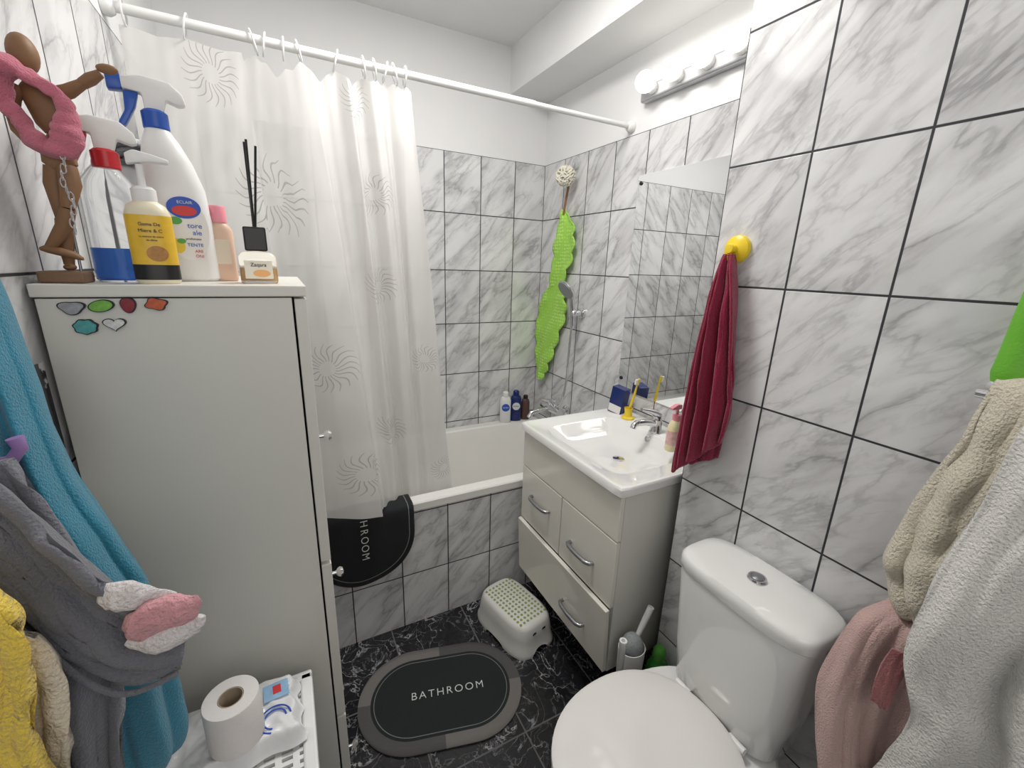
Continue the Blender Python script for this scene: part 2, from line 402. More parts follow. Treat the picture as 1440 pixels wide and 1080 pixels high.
for k in range(13):
    z=1.580-.0085*k; x=-.244+.003*math.sin(k)
    pts=[(x+.0026*math.cos(q)*(k%2),.826+.0026*math.cos(q)*((k+1)%2),z+.006*math.sin(q)) for q in [2*PI*i/14 for i in range(14)]]
    b.tube(pts,.0008,6,closed=True)
single('chain',b,chrome,'thin metal chain hanging in front of the wooden mannequin','chain')
# ------------------------------------------------------------------ bottles on cabinet
def trigger_head(t,z,body_m,trig_m,nozz_m,s=1.0,dx=0):
    def F(nm,b_,m_):
        o=finish(nm,b_,m_,t,ang=25); o.location.x=dx
    F('collar',B().lathe([(.0165*s,z-.006),(.0175*s,z-.004),(.0175*s,z+.018*s),(.013*s,z+.022*s)],28),nozz_m)
    zz=z+.02*s
    P=[(-.036,.024),(-.036,.040),(-.01,.047),(.025,.044),(.040,.030),(.043,.016),(.034,.013),(.018,.018),(.012,0),(-.011,0),(-.012,.022)]
    F('spray_head',B().prism([(a*s,zz+c*s) for a,c in P],-.0105*s,.0105*s,bev=.0025*s),body_m)
    F('nozzle',B().prism([(a*s,zz+c*s) for a,c in [(-.052,.020),(-.052,.044),(-.034,.043),(-.034,.022)]],-.011*s,.011*s,bev=.002*s),trig_m)
    P=[(-.034,.022),(-.016,.022),(-.022,.002),(-.037,-.026),(-.046,-.031),(-.045,-.022),(-.036,-.006)]
    F('trigger',B().prism([(a*s,zz+c*s) for a,c in P],-.008*s,.008*s,bev=.0015*s),trig_m)
t=thing('spray_bottle','tall white spray bottle with a blue trigger on cabinet top','spray bottle',(-.145,.955,ZT),R_(9),'bottles on the cabinet top')
finish('bottle',B().loft([se(0,0,.041,.026,3,0,48),se(0,0,.045,.030,3,.005,48),se(0,0,.044,.030,3,.10,48),se(-.002,0,.042,.028,2.8,.15,48),se(-.006,0,.034,.025,2.6,.19,48),se(-.010,0,.024,.021,2.2,.22,48),se(-.012,0,.015,.015,2,.238,48),se(-.012,0,.013,.013,2,.245,48)]),white_pl,t)
trigger_head(t,.242,white_pl,blue_pl,blue_pl,1.0,-.012)
lb=finish('label',B().loft([[Vector((.006+.030*math.cos(q),-.0302-h,.085+.050*math.sin(q))) for q in [2*PI*i/36 for i in range(36)]] for h in (0,.0005)]),white_pl,t)
def disc(par,m_,cx,cz,ra,rb,y0,name='emblem'):
    return finish(name,B().loft([[Vector((cx+ra*math.cos(q),y0-h,cz+rb*math.sin(q))) for q in [2*PI*i/30 for i in range(30)]] for h in (0,.0003)]),m_,par)
disc(lb,ink_blue,.006,.119,.023,.017,-.0312)
disc(lb,ink_red,.006,.114,.017,.008,-.0316,'emblem_band')
disc(lb,ink_green,-.008,.098,.009,.006,-.0309,'leaf_print')
disc(lb,ink_yel,-.010,.058,.010,.012,-.0309,'lemon_print')
disc(lb,ink_green,-.004,.066,.006,.004,-.0313,'leaf_print')
text('ECLAIR',.0065,ink_w,lb,(.008,-.0322,.127),(PI/2,0,0))
text('tore',.0115,ink_blue,lb,(.017,-.0312,.091),(PI/2,0,0))
text('ale',.0115,ink_blue,lb,(.019,-.0312,.080),(PI/2,0,0))
text('profumato',.0050,ink_b,lb,(.013,-.0312,.070),(PI/2,0,0))
text('TENTE',.0075,ink_blue,lb,(.014,-.0316,.060),(PI/2,0,0))
text('ARE',.0065,ink_red,lb,(.018,-.0312,.050),(PI/2,0,0))
text('ONI',.0065,ink_red,lb,(.018,-.0312,.042),(PI/2,0,0))
t=thing('spray_bottle','clear spray bottle of blue liquid with a red trigger','spray bottle',(-.222,.908,ZT),R_(12),'bottles on the cabinet top')
finish('bottle',B().lathe([(.031,0),(.035,.004),(.035,.012),(.0345,.125),(.031,.145),(.021,.160),(.014,.168),(.013,.175)],36),clear,t)
finish('liquid',B().lathe([(.029,.003),(.0325,.006),(.0325,.050),(.0,.050)],36,c1=False),blue_liq,t)
trigger_head(t,.170,white_pl,red_pl,red_pl,.95,.004)
t=thing('soap_dispenser','yellow and black soap bottle with a white pump on cabinet top','soap bottle',(-.1695,.855,ZT),R_(10),'bottles on the cabinet top')
yel_lab=mat('honey yellow label',(.80,.50,.04),.35,var=.2,scale=50)
finish('bottle',B().loft([se(0,0,.025,.020,2.6,0,40),se(0,0,.0275,.022,2.6,.004,40),se(0,0,.0275,.022,2.6,.100,40),se(0,0,.023,.019,2.3,.112,40),se(0,0,.013,.013,2,.119,40)]),mat('cream bottle',(.78,.72,.55),.3),t)
finish('label_band',B().loft([se(0,0,.0280,.0225,2.6,.028,40),se(0,0,.0280,.0225,2.6,.098,40)],False,False),yel_lab,t)
finish('black_band',B().loft([se(0,0,.0281,.0226,2.6,.006,40),se(0,0,.0281,.0226,2.6,.028,40)],False,False),black_pl,t)
finish('picture',B().loft([[Vector((.004+.013*math.cos(q),-.0227-h,.044+.011*math.sin(q))) for q in [2*PI*i/24 for i in range(24)]] for h in (0,.0005)]),mat('honey picture',(.45,.20,.04),.4,var=.6,scale=140),t)
text('Gama De',.0066,ink_b,t,(0,-.0232,.085),(PI/2,0,0)); text('Miere & C',.0066,ink_b,t,(0,-.0232,.076),(PI/2,0,0))
text('cu extract de miere',.0036,ink_b,t,(0,-.0232,.068),(PI/2,0,0)); text('de albine',.0036,ink_b,t,(0,-.0232,.063),(PI/2,0,0))
pm=finish('pump',B().lathe([(.0145,.117),(.015,.119),(.015,.134),(.011,.138),(.0045,.139),(.0045,.168)],28),white_pl,t)
finish('nozzle',B().prism([(-.014,.166),(-.014,.180),(-.004,.186),(.014,.183),(.036,.177),(.035,.172),(.012,.172)],-.008,.008,bev=.002),white_pl,pm,ang=25)
t=thing('aerosol_can','grey aerosol can standing behind the spray bottles','can',(-.222,1.09,ZT),0,'bottles on the cabinet top')
finish('can',B().lathe([(.024,0),(.026,.003),(.026,.185),(.022,.196),(.018,.200)],32),mat('grey can',(.50,.51,.52),.4,metal=.2,var=.15,scale=60),t)
finish('cap',B().lathe([(.022,.198),(.022,.235),(.019,.242),(.003,.244)],32),mat('grey cap',(.36,.37,.38),.35),t)
t=thing('lotion_bottle','small peach bottle with a pink cap beside the reed diffuser','bottle',(-.093,.965,ZT),R_(5),'bottles on the cabinet top')
finish('bottle',B().loft([se(0,0,.018,.014,3,0,32),se(0,0,.0205,.016,3,.003,32),se(0,0,.0205,.016,3,.088,32),se(0,0,.014,.013,2.3,.098,32),se(0,0,.012,.012,2,.101,32)]),peach,t)
finish('cap',B().lathe([(.0135,.101),(.0135,.126),(.012,.129),(.002,.1295)],28),pinkpl,t)
finish('label',B().box(-.013,.013,-.0168,-.0158,.03,.072,.0003),mat('cream paper',(.78,.68,.55),.5),t)
t=thing('reed_diffuser','square glass reed diffuser with black cap and dark sticks','diffuser',(-.036,.895,ZT),R_(3))
finish('bottle',B().loft([se(0,0,.026,.018,7,0,48),se(0,0,.0285,.020,7,.003,48),se(0,0,.0285,.020,7,.044,48),se(0,0,.024,.016,5,.051,48),se(0,0,.010,.010,2,.054,48)]),glass,t)
finish('liquid',B().loft([se(0,0,.024,.0155,7,.005,48),se(0,0,.025,.0165,7,.007,48),se(0,0,.025,.0165,7,.026,48)]),amber,t)
finish('cap',B().box(-.017,.017,-.017,.017,.054,.093,.0025),black_pl,t)
lb=finish('label',B().box(-.021,.021,-.0212,-.0202,.008,.038,.0003),mat('cream label',(.85,.80,.68),.5),t)
finish('emblem',B().loft([[Vector((.004+.013*math.cos(q),-.0214-h,.017+.006*math.sin(q))) for q in [2*PI*i/24 for i in range(24)]] for h in (0,.0004)]),mat('peach print',(.85,.45,.18),.5),lb)
text('Zaqara',.0085,ink_b,lb,(0,-.0216,.031),(PI/2,0,0))
for dx,dy,h in ((.001,.002,.225),(.004,-.004,.228),(.017,.006,.222)):
    finish('reed',B().tube([(0,0,.07),(dx,dy,h)],.0019,8),black_pl,t)
# ------------------------------------------------------------------ shower rod, rings, curtain
YR,ZR=1.49,2.0
t=thing('shower_rod','white shower curtain rod spanning the bath','curtain rod',(.495,YR,ZR))
finish('rod',B().tube([(-.803,0,0),(.35,0,0)],.0112,20),white_pl,t)
finish('inner_rod',B().tube([(.33,0,0),(.803,0,0)],.0092,20),white_pl,t)
for s in (-1,1):
    finish('end_flange',B().lathe([(.022,0),(.022,.012),(.016,.022),(.011,.024)],28,mx=T((.804*s,0,0))@(AX if s>0 else Matrix.Rotation(PI/2,4,'Y'))),white_pl,t)
def cx_top(s): return -.285+.690*s
RS=[.02,.19,.40,.435,.50,.555,.69,.80,.845,.89,.93,.975]
def sst(x): x=max(0,min(1,x)); return x*x*(3-2*x)
def fold(s,v):   # v 0 top .. 1 bottom
    g=sst((s-.60)/.10)
    y=.004*math.sin(9*s+v*2)+.010*math.sin(4*s+1.5*v)*v
    y-= .060*sst((s-.36)/.2)*(1-sst((s-.585)/.05))*(.35+.65*min(1,v*2.2))
    ph=(s-.6)*2*PI*(6.6+1.6*math.sin(9*s))+1.3*math.sin(2.6*v+5*s)
    am=.017+.013*math.sin(17*s+1.3)
    y+= g*(am*math.sin(ph+.5*math.sin(3*v))+.010*math.sin(2.3*ph+v*2))*(.50+.50*min(1,v*3+.1))
    y+= .010*noise.noise(Vector((s*9,v*4,2)))*v
    y+= .003*noise.noise(Vector((s*26+v*6,v*14,7)))
    return y
def cur(s,v):
    sag=min(abs(s-r) for r in RS)
    xt=cx_top(s); xb=-.285+.840*s
    x=xt+(xb-xt)*v**1.15
    zt=1.968-sag*(.10 if s<.36 else .55)-.034*math.exp(-((s-.475)/.055)**2)
    g=sst((s-.63)/.12)
    bz=.590+.010*math.sin(7*s)-.075*g
    z=zt+(bz-zt)*v
    y=YR+fold(s,v)*(1-.45*g*v)+(.072*g-.050*(1-g))*max(0,(v-.25)/.75)**1.3
    x+=.026*math.exp(-((s-.575)/.035)**2)*min(1,v*3)
    return Vector((x+.006*math.cos((s-.6)*2*PI*8)*(s>.62),y,z))
cm,nt,p,out=new_mat('printed shower curtain')
uvn=nt.nodes.new('ShaderNodeUVMap').outputs[0]
sp=nt.nodes.new('ShaderNodeSeparateXYZ'); nt.links.new(uvn,sp.inputs[0])
mask=None
MOT=[(-.115,1.90,.075),(-.015,1.625,.105),(.265,1.67,.058),(.235,1.91,.052),(.245,1.405,.058),(.055,1.13,.08),(.225,.90,.06),(-.19,1.40,.085),(.36,1.15,.05),(.10,.75,.08),(-.15,1.02,.09),(.38,.70,.05),(-.2,.7,.08)]
for x,z,r in MOT:
    dx=mth(nt,'DIVIDE',mth(nt,'SUBTRACT',sp.outputs[0],x),r*.82); dz=mth(nt,'DIVIDE',mth(nt,'SUBTRACT',sp.outputs[1],z),r)
    rad=mth(nt,'SQRT',mth(nt,'ADD',mth(nt,'MULTIPLY',dx,dx),mth(nt,'MULTIPLY',dz,dz)))
    th=mth(nt,'ARCTAN2',dz,dx)
    wv=mth(nt,'SINE',mth(nt,'ADD',mth(nt,'MULTIPLY',th,20.0),mth(nt,'MULTIPLY',mth(nt,'SINE',mth(nt,'MULTIPLY',rad,7.0)),2.6)))
    thr=mth(nt,'ADD',mth(nt,'MULTIPLY',rad,.50),.40)
    ray=ramp(nt,mth(nt,'SUBTRACT',wv,thr),0,.15)
    inr=mth(nt,'MULTIPLY',mth(nt,'GREATER_THAN',rad,.30),mth(nt,'LESS_THAN',rad,1.0))
    ray=mth(nt,'MULTIPLY',ray,inr)
    mask=ray if mask is None else mth(nt,'MAXIMUM',mask,ray)
col=mix(nt,mth(nt,'MULTIPLY',mask,.66),(.92,.91,.89),(.40,.39,.39))
nt.links.new(col,p.inputs['Base Color']); p.inputs['Roughness'].default_value=.35
tr=nt.nodes.new('ShaderNodeBsdfTranslucent'); nt.links.new(col,tr.inputs[0])
tp=nt.nodes.new('ShaderNodeBsdfTransparent')
ms=nt.nodes.new('ShaderNodeMixShader'); ms.inputs[0].default_value=.40
nt.links.new(p.outputs[0],ms.inputs[1]); nt.links.new(tr.outputs[0],ms.inputs[2])
m2=nt.nodes.new('ShaderNodeMixShader'); m2.inputs[0].default_value=.15
nt.links.new(ms.outputs[0],m2.inputs[1]); nt.links.new(tp.outputs[0],m2.inputs[2]); nt.links.new(m2.outputs[0],out.inputs[0])
single('shower_curtain',B().grid(300,70,cur,lambda s,v:(cx_top(s),1.962+(.588-1.962)*v)),cm,'white shower curtain printed with grey swirling suns','shower curtain',ang=180)
for i,s in enumerate(RS):
    x=cx_top(s); tilt=.25*math.sin(i*2.3)
    single('curtain_ring',B().tube([(x+tilt*.03*math.sin(q),YR+.020*math.cos(q),ZR-.007+.027*math.sin(q)) for q in [2*PI*k/24 for k in range(24)]],.0024,8,closed=True),white_pl,'white plastic ring carrying the shower curtain on its rod','curtain ring','shower curtain rings')
# ------------------------------------------------------------------ bath mats
def mat_stadium(name,L,W,border,ca,cb,ci,line_in,cl):
    m,nt,p,out=new_mat(name)
    uvn=nt.nodes.new('ShaderNodeUVMap').outputs[0]
    sp=nt.nodes.new('ShaderNodeSeparateXYZ'); nt.links.new(uvn,sp.inputs[0])
    R=W/2
    ex=mth(nt,'MAXIMUM',mth(nt,'SUBTRACT',mth(nt,'ABSOLUTE',sp.outputs[0]),L/2-R),0.0)
    d=mth(nt,'SQRT',mth(nt,'ADD',mth(nt,'MULTIPLY',ex,ex),mth(nt,'MULTIPLY',sp.outputs[1],sp.outputs[1])))
    ins=mth(nt,'SUBTRACT',R,d)
    tc=nt.nodes.new('ShaderNodeTexCoord').outputs['Object']; n=ntex(nt,tc,300,2)
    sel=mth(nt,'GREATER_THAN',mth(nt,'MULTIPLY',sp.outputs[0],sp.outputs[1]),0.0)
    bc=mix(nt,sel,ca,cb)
    col=mix(nt,mth(nt,'GREATER_THAN',ins,border),bc,ci)
    ln=mth(nt,'LESS_THAN',mth(nt,'ABSOLUTE',mth(nt,'SUBTRACT',ins,line_in)),.0012)
    col=mix(nt,mth(nt,'MULTIPLY',ln,.8),col,cl)
    col=mix(nt,mth(nt,'MULTIPLY',n,.35),col,(0,0,0))
    nt.links.new(col,p.inputs['Base Color']); p.inputs['Roughness'].default_value=.9
    bumpn(nt,p,n,.4,.001)
    return m
def stadium(L,W,f,nu=64,nv=16):
    R=W/2
    def hw(x):
        e=max(abs(x)-(L/2-R),0); return math.sqrt(max(R*R-e*e,0))
    def P(s,t):
        x=-L/2*math.cos(PI*s); return x,(2*t-1)*hw(x)
    return B().grid(nu,nv,lambda s,t:f(*P(s,t)),lambda s,t:P(s,t))
ML,MW=.56,.37
t=thing('bath_mat','oval dark bath mat with taupe border lying on the floor','bath mat',(.355,1.112,0),R_(-14.5),'bathroom mats')
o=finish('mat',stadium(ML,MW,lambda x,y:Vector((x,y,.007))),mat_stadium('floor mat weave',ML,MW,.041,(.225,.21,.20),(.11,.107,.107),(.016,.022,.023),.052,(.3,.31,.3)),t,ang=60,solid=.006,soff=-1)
text('BATHROOM',.0385,ink_w,t,(.020,.0,.0075),(0,0,0),spacing=1.28,bold=-.0004)
HX=.172
def drape(x,y):
    s=x+ML/2
    pts=[(1.566,.385),(1.538,.555),(1.515,.566),(1.455,.566),(1.438,.558),(1.434,.53),(1.431,.0)]
    q=s
    for (a,b_),(c,d_) in zip(pts,pts[1:]):
        l=math.hypot(c-a,d_-b_)
        if q<=l or (c,d_)==pts[-1]:
            f=q/l; return Vector((HX+y,a+(c-a)*f+ .003*math.sin(y*30),b_+(d_-b_)*f))
        q-=l
t=thing('bath_mat','black bath mat with rounded end draped over the bathtub rim','bath mat',(HX,1.44,.30),0,'bathroom mats')
def dl(x,y):
    p_=drape(x,y); return p_-Vector((HX,1.44,.30))
o=finish('mat',stadium(ML,MW,dl,90,16),mat_stadium('draped mat weave',ML,MW,.004,(.03,.03,.03),(.03,.03,.03),(.013,.016,.017),.020,(.35,.36,.35)),t,ang=180,solid=.004)
zz=.552
for ch in 'HROOM':
    text(ch,.038,ink_w,t,(0,-.0128,zz-.30-.015),(PI/2,R_(90),0),bold=-.0003); zz-=.0345
# ------------------------------------------------------------------ vanity
t=thing('vanity_cabinet','cream gloss vanity cabinet under the washbasin','vanity',(.80,.811,.178))
DX,DY,DZ=.4995,.574,.642
finish('side_panel',B().box(.016,DX,0,.018,0,DZ,.001),white_lam,t)
finish('side_panel',B().box(.016,DX,DY-.018,DY,0,DZ,.001),white_lam,t)
finish('bottom_panel',B().box(.016,DX,.018,DY-.018,0,.018),white_lam,t)
finish('back_panel',B().box(DX-.012,DX,.018,DY-.018,.018,DZ),white_lam,t)
finish('gap_shade',B().box(.017,.03,.018,DY-.018,.018,DZ-.02),dark_gap,t)  # dark sheet behind the fronts, paints the shade seen in their gaps
def handle(par,yc,z):
    pts=[(0.0,yc-.062,z),(-.014,yc-.060,z),(-.021,yc-.045,z),(-.024,yc,z),(-.021,yc+.045,z),(-.014,yc+.060,z),(0,yc+.062,z)]
    finish('handle',B().tube(pts,[.006,.007,.0075,.0075,.0075,.007,.006],12),brushed,par)
finish('fascia',B().box(0,.016,.001,DY-.001,.492,.641,.0025),white_gloss,t)
for y0,y1,yh,zh in ((.291,DY-.001,.425,.389),(.001,.287,.158,.354)):
    d=finish('drawer',B().box(0,.016,y0,y1,.254,.488,.0025),white_gloss,t); handle(d,yh,zh)
d=finish('tilt_front',B().box(0,.016,.001,DY-.001,.000,.246,.0025),white_gloss,t); handle(d,.170,.100)
d.location=(.0,0,.002); d.rotation_euler=(0,R_(-3.2),0)
t=thing('washbasin','white ceramic washbasin top with a rectangular bowl on the vanity','washbasin',(1.0415,1.0975,.821))
a,c=.2565,.2975
b=B(); N=96
b.loft([se(0,0,a-.004,c-.004,40,0,N),se(0,0,a,c,40,.004,N),se(0,0,a,c,40,.026,N),se(0,0,a-.004,c-.004,40,.031,N),se(0,0,a-.012,c-.012,30,.0315,N),
 se(0,0,a-.018,c-.018,20,.029,N),se(-.028,0,.180,.225,9,.0285,N),se(-.028,0,.173,.215,8,.023,N),se(-.022,0,.150,.185,7,-.012,N),se(-.015,0,.115,.145,5,-.038,N),se(-.005,0,.06,.08,3,-.048,N),se(0,0,.022,.022,2,-.051,N)],False,True)
finish('basin',b,ceramic,t)
finish('drain',B().lathe([(.021,-.050),(.021,-.047),(.012,-.046)],28,mx=T((0,0,0))),chrome,t)
finish('overflow_ring',B().lathe([(.012,0),(.012,.006),(.007,.007),(.006,.002)],24,mx=T((.140,0,.006))@Matrix.Rotation(R_(-60),4,'Y')),chrome,t)
t=thing('basin_tap','chrome single lever tap at the back of the washbasin','tap',(1.215,1.0975,.8495))
finish('body',B().lathe([(.024,0),(.025,.003),(.022,.008),(.0205,.05),(.0205,.062),(.017,.067)],32),chrome,t)
finish('spout',B().tube([(-.01,0,.040),(-.06,0,.050),(-.10,0,.052),(-.115,0,.044),(-.118,0,.034)],[.014,.013,.012,.0115,.011],18),chrome,t)
finish('lever',B().tube([(.005,0,.066),(-.01,0,.080),(-.05,0,.094),(-.085,0,.103)],[.016,.013,.008,.006],16),chrome,t)
t=thing('paper_box','dark blue and white carton leaning at back of the washbasin','box',(1.235,1.345,.8495),R_(15))
finish('carton',B().box(-.022,.022,-.032,.032,0,.115,.001,mx=Matrix.Rotation(R_(8),4,'X')),navy,t)
finish('white_panel',B().box(-.0228,-.0222,-.030,.030,.004,.038,mx=Matrix.Rotation(R_(8),4,'X')),white_pl,t)
t=thing('toothbrush_holder','yellow toothbrush cup beside the tap','toothbrush cup',(1.225,1.262,.8495))
finish('cup',B().lathe([(.027,0),(.028,.004),(.018,.011),(.0145,.026),(.018,.046),(.0155,.046),(.012,.028),(.003,.026)],28),yellow_pl,t)
t=thing('toothbrush','yellow toothbrush standing in the yellow cup','toothbrush',(1.225,1.262,.878))
finish('handle',B().tube([(0,0,.0),(.004,-.012,.05),(.006,-.02,.09),(.007,-.026,.125)],[.0055,.006,.0045,.003],12),yellow_pl,t)
finish('head',B().box(-.005,.005,-.004,.004,0,.028,.002,mx=T((.007,-.027,.122))@Matrix.Rotation(R_(12),4,'X')),yellow_pl,t)
finish('bristles',B().box(-.016,-.005,-.0035,.0035,.003,.026,.001,mx=T((.007,-.027,.122))@Matrix.Rotation(R_(12),4,'X')),white_pl,t)
t=thing('soap_bottle','pale yellow hand soap bottle with pink pump near the red towel','soap bottle',(1.145,.950,.8495))
finish('bottle',B().loft([se(0,0,.026,.019,2.6,0,36),se(0,0,.028,.021,2.6,.004,36),se(0,0,.027,.020,2.6,.085,36),se(0,0,.019,.016,2.3,.105,36),se(0,0,.013,.013,2,.112,36)]),mat('pale soap',(.82,.74,.45),.25,var=.15),t)
finish('label',B().loft([se(0,0,.0282,.0212,2.6,.025,36),se(0,0,.0278,.0208,2.6,.075,36)],False,False),mat('pink floral label',(.80,.45,.42),.4,var=.45,scale=90),t)
pm=finish('pump',B().lathe([(.0145,.110),(.0145,.130),(.005,.132),(.005,.152)],24),pinkpl,t)
finish('nozzle',B().prism([(-.032,.152),(-.012,.150),(.012,.150),(.012,.166),(-.008,.168),(-.033,.158)],-.008,.008,bev=.002),pinkpl,pm,ang=25)
# ------------------------------------------------------------------ mirror and vanity light
t=thing('wall_mirror','frameless rectangular mirror on tiles above the washbasin','mirror',(XR-.001,1.115,.935))
finish('glass',B().box(-.005,0,-.30,.302,0,.875),mirror_m,t)
for y,z in ((.285,.845),(.285,.05),(-.285,.845),(-.285,.05)):
    finish('clip',B().lathe([(.008,0),(.008,.003),(.005,.005)],18,mx=T((-.005,y,z))@AX),black_pl,t)
t=thing('vanity_light','pale metal light bar with round lit bulbs above the mirror','wall light',(XR-.001,1.12,2.085))
finish('bar',B().box(-.032,0,-.305,.305,-.026,.026,.008,3),mat('satin nickel',(.48,.48,.50),.35,metal=.6),t)
bulb_m=mat('lit bulb',(1,.965,.90),.3,emit=2.1,var=.01)
ro=Matrix.Rotation(R_(-72),4,'Y')
for k in range(5):
    y=-.24+.12*k
    s=finish('socket',B().lathe([(.020,.0),(.020,.012),(.017,.016)],24,mx=T((-.028,y,.004))@ro),white_pl,t)
    q=T((-.028,y,.004))@ro@Vector((0,0,.047))
    finish('bulb',B().ball(q,.0355,28),bulb_m,s)
# ------------------------------------------------------------------ toilet
t=thing('toilet','white ceramic close-coupled toilet with lid down','toilet',(.665,.455,0))
b=B(); N=64
def er(cx,a_,b_,z,n=2.3,egg=0.10): return se(cx,0,a_,b_,n,z,N,egg)
b.loft([er(.085,.195,.105,0,2.6),er(.085,.19,.10,.01,2.6),er(.075,.18,.092,.10),er(.05,.195,.115,.20),er(.015,.235,.15,.29),er(.005,.258,.172,.35),er(0,.268,.178,.385),er(0,.268,.178,.398),er(0,.262,.172,.405)])
finish('bowl',b,ceramic,t)
b=B()
b.loft([er(-.065,.202,.176,.407,2.2,.06),er(-.065,.207,.181,.411,2.2,.06),er(-.065,.207,.181,.420,2.2,.06),er(-.065,.203,.177,.424,2.2,.06)])
finish('seat',b,white_pl,t)
b=B()
b.loft([er(-.065,.204,.178,.4255,2.2,.06),er(-.065,.209,.183,.430,2.2,.06),er(-.065,.208,.182,.440,2.2,.06),er(-.065,.195,.17,.447,2.2,.06),er(-.065,.12,.10,.451,2.2,.06),er(-.065,.03,.025,.452,2.2,0)])
finish('lid',b,mat('white seat lid',(.82,.81,.785),.12,var=.015,coat=.4),t)
for s in (-1,1): finish('hinge',B().tube([(.138,s*.075-.02,.43),(.138,s*.075+.02,.43)],.009,14),white_pl,t)
b=B()
b.loft([se(.222,0,.066,.112,3.8,.40,N),se(.222,0,.077,.132,3.8,.42,N),se(.222,0,.083,.146,3.8,.53,N),se(.222,0,.0875,.163,3.9,.735,N),se(.222,0,.0865,.162,3.9,.742,N)])
finish('tank',b,ceramic,t)
b=B()
b.loft([se(.2215,0,.088,.164,3.9,.743,N),se(.2215,0,.0900,.1665,3.9,.746,N),se(.2215,0,.0900,.1665,3.9,.762,N),se(.2215,0,.0880,.1648,3.9,.772,N),se(.2215,0,.082,.158,3.8,.779,N),se(.2215,0,.06,.13,3.5,.7825,N),se(.2215,0,.03,.07,3,.7835,N)])
finish('tank_lid',b,ceramic,t)
bt=finish('flush_button',B().lathe([(.020,.782),(.021,.786),(.019,.790),(.0155,.790),(.0145,.788)],32,mx=T((.2215,.0,0))),chrome,t)
finish('button_half',B().lathe([(.0135,.786),(.0135,.791),(.011,.7925),(.002,.793)],28,mx=T((.2215,0,0))),brushed,bt)
# ------------------------------------------------------------------ floor items by toilet
t=thing('toilet_brush','white toilet brush in an open holder beside the vanity','toilet brush',(.845,.745,0))
finish('holder',B().lathe([(.040,0),(.042,.004),(.036,.02),(.040,.20),(.044,.33),(.041,.33),(.037,.2),(.01,.19)],36,sy=.85),white_pl,t)
finish('bristles',B().ball((0,0,.335),.033,22,sz=1.3),mat('grey bristles',(.30,.32,.33),.8,var=.4,scale=160,bump=1,bscale=300),t)
finish('handle',B().tube([(.015,0,.36),(.03,-.002,.40),(.055,-.004,.46)],[.007,.009,.010],14),white_pl,t)
t=thing('plunger','white tube-handled brush standing in front of the toilet brush','brush',(.762,.705,0))
finish('handle',B().lathe([(.0095,.03),(.0095,.405),(.011,.407),(.011,.43),(.006,.43),(.005,.42)],22),white_pl,t)
finish('base',B().lathe([(.040,0),(.041,.004),(.036,.06),(.02,.08),(.009,.085)],28),white_pl,t)
t=thing('cleaner_bottle','green cleaner bottle between toilet tank and vanity','bottle',(.932,.712,0))
gb=mat('green bottle plastic',(.03,.22,.03),.25)
finish('bottle',B().loft([se(0,0,.036,.030,3,0,36),se(0,0,.038,.032,3,.004,36),se(0,0,.038,.032,3,.21,36),se(0,0,.031,.028,2.4,.255,36),se(0,0,.018,.018,2,.28,36)]),gb,t)
finish('cap',B().lathe([(.020,.278),(.020,.305),(.016,.315),(.012,.320),(.002,.321)],28),mat('green cap',(.08,.30,.04),.3),t)
# ------------------------------------------------------------------ step stool
t=thing('step_stool','small white step stool with green grip dots','stool',(.718,1.262,0),R_(12.5))
st=mat('stool white plastic',(.72,.715,.68),.4,var=.03)
N=64
bd=B().loft([se(0,0,.106,.162,4,0,N),se(0,0,.106,.162,4,.014,N),se(0,0,.101,.155,4,.026,N),se(0,0,.097,.150,4,.07,N),se(0,0,.091,.143,4,.108,N),se(0,0,.086,.137,4,.119,N),se(0,0,.077,.127,4,.1245,N)])
inn=B().loft([se(0,0,.099,.155,4,-.01,N),se(0,0,.093,.146,4,.06,N),se(0,0,.084,.135,4,.114,N)])
def arch(w,h): return [(-w,-.01)]+[(-w*math.cos(PI*i/20),h*math.sin(PI*i/20)) for i in range(21)]+[(w,-.01)]
c1=B().prism(arch(.040,.024),-.2,.2,'y'); c2=B().prism(arch(.055,.014),-.2,.2,'x')
finish('body',carve(bd,[inn,c1,c2]),st,t,ang=35)
b=B()
for i in range(8):
    for j in range(13):
        b.lathe([(.0054,.1242),(.0052,.1260),(.003,.1272),(.0008,.1275)],10,mx=T((-.063+.018*i,-.109+.0182*j,0)))
finish('grip_dots',b,mat('olive green grip rubber',(.27,.34,.10),.6),t)
for y in (-.024,.024):
    finish('hole_shade',B().lathe([(.009,0),(.009,.001)],18,mx=T((y,-.1468,.088))@Matrix.Rotation(R_(9),4,'X')@AY),black_pl,t)  # flat black disc, paints the shaded inside of a hole
# ------------------------------------------------------------------ bath corner: tap, shower, bottles
t=thing('bath_mixer','chrome bath mixer tap on the wall above the tub end','tap',(XR,1.87,.70))
finish('body',B().tube([(-.055,-.085,0),(-.055,.085,0)],.022,22),chrome,t)
for s in (-1,1):
    finish('wall_flange',B().lathe([(.030,.0),(.028,.012),(.014,.018),(.013,.045)],24,mx=T((0,s*.07,0))@AX),chrome,t)
finish('spout',B().tube([(-.06,.02,-.005),(-.12,.02,-.01),(-.17,.02,-.02),(-.185,.02,-.045)],[.016,.014,.0125,.0125],16),chrome,t)
finish('lever',B().tube([(-.055,0,.02),(-.075,0,.045),(-.125,0,.06)],[.016,.011,.006],14),chrome,t)
t=thing('hand_shower','chrome hand shower on a wall bracket with hose','shower head',(XR,1.725,1.235))
finish('bracket',B().lathe([(.026,.0),(.026,.012),(.015,.016),(.015,.05)],22,mx=AX).ball((-.055,0,0),.022),chrome,t)
finish('shower_handle',B().tube([(-.06,0,-.06),(-.065,0,.01),(-.075,0,.08),(-.09,0,.11)],[.013,.014,.014,.017],16),chrome,t)
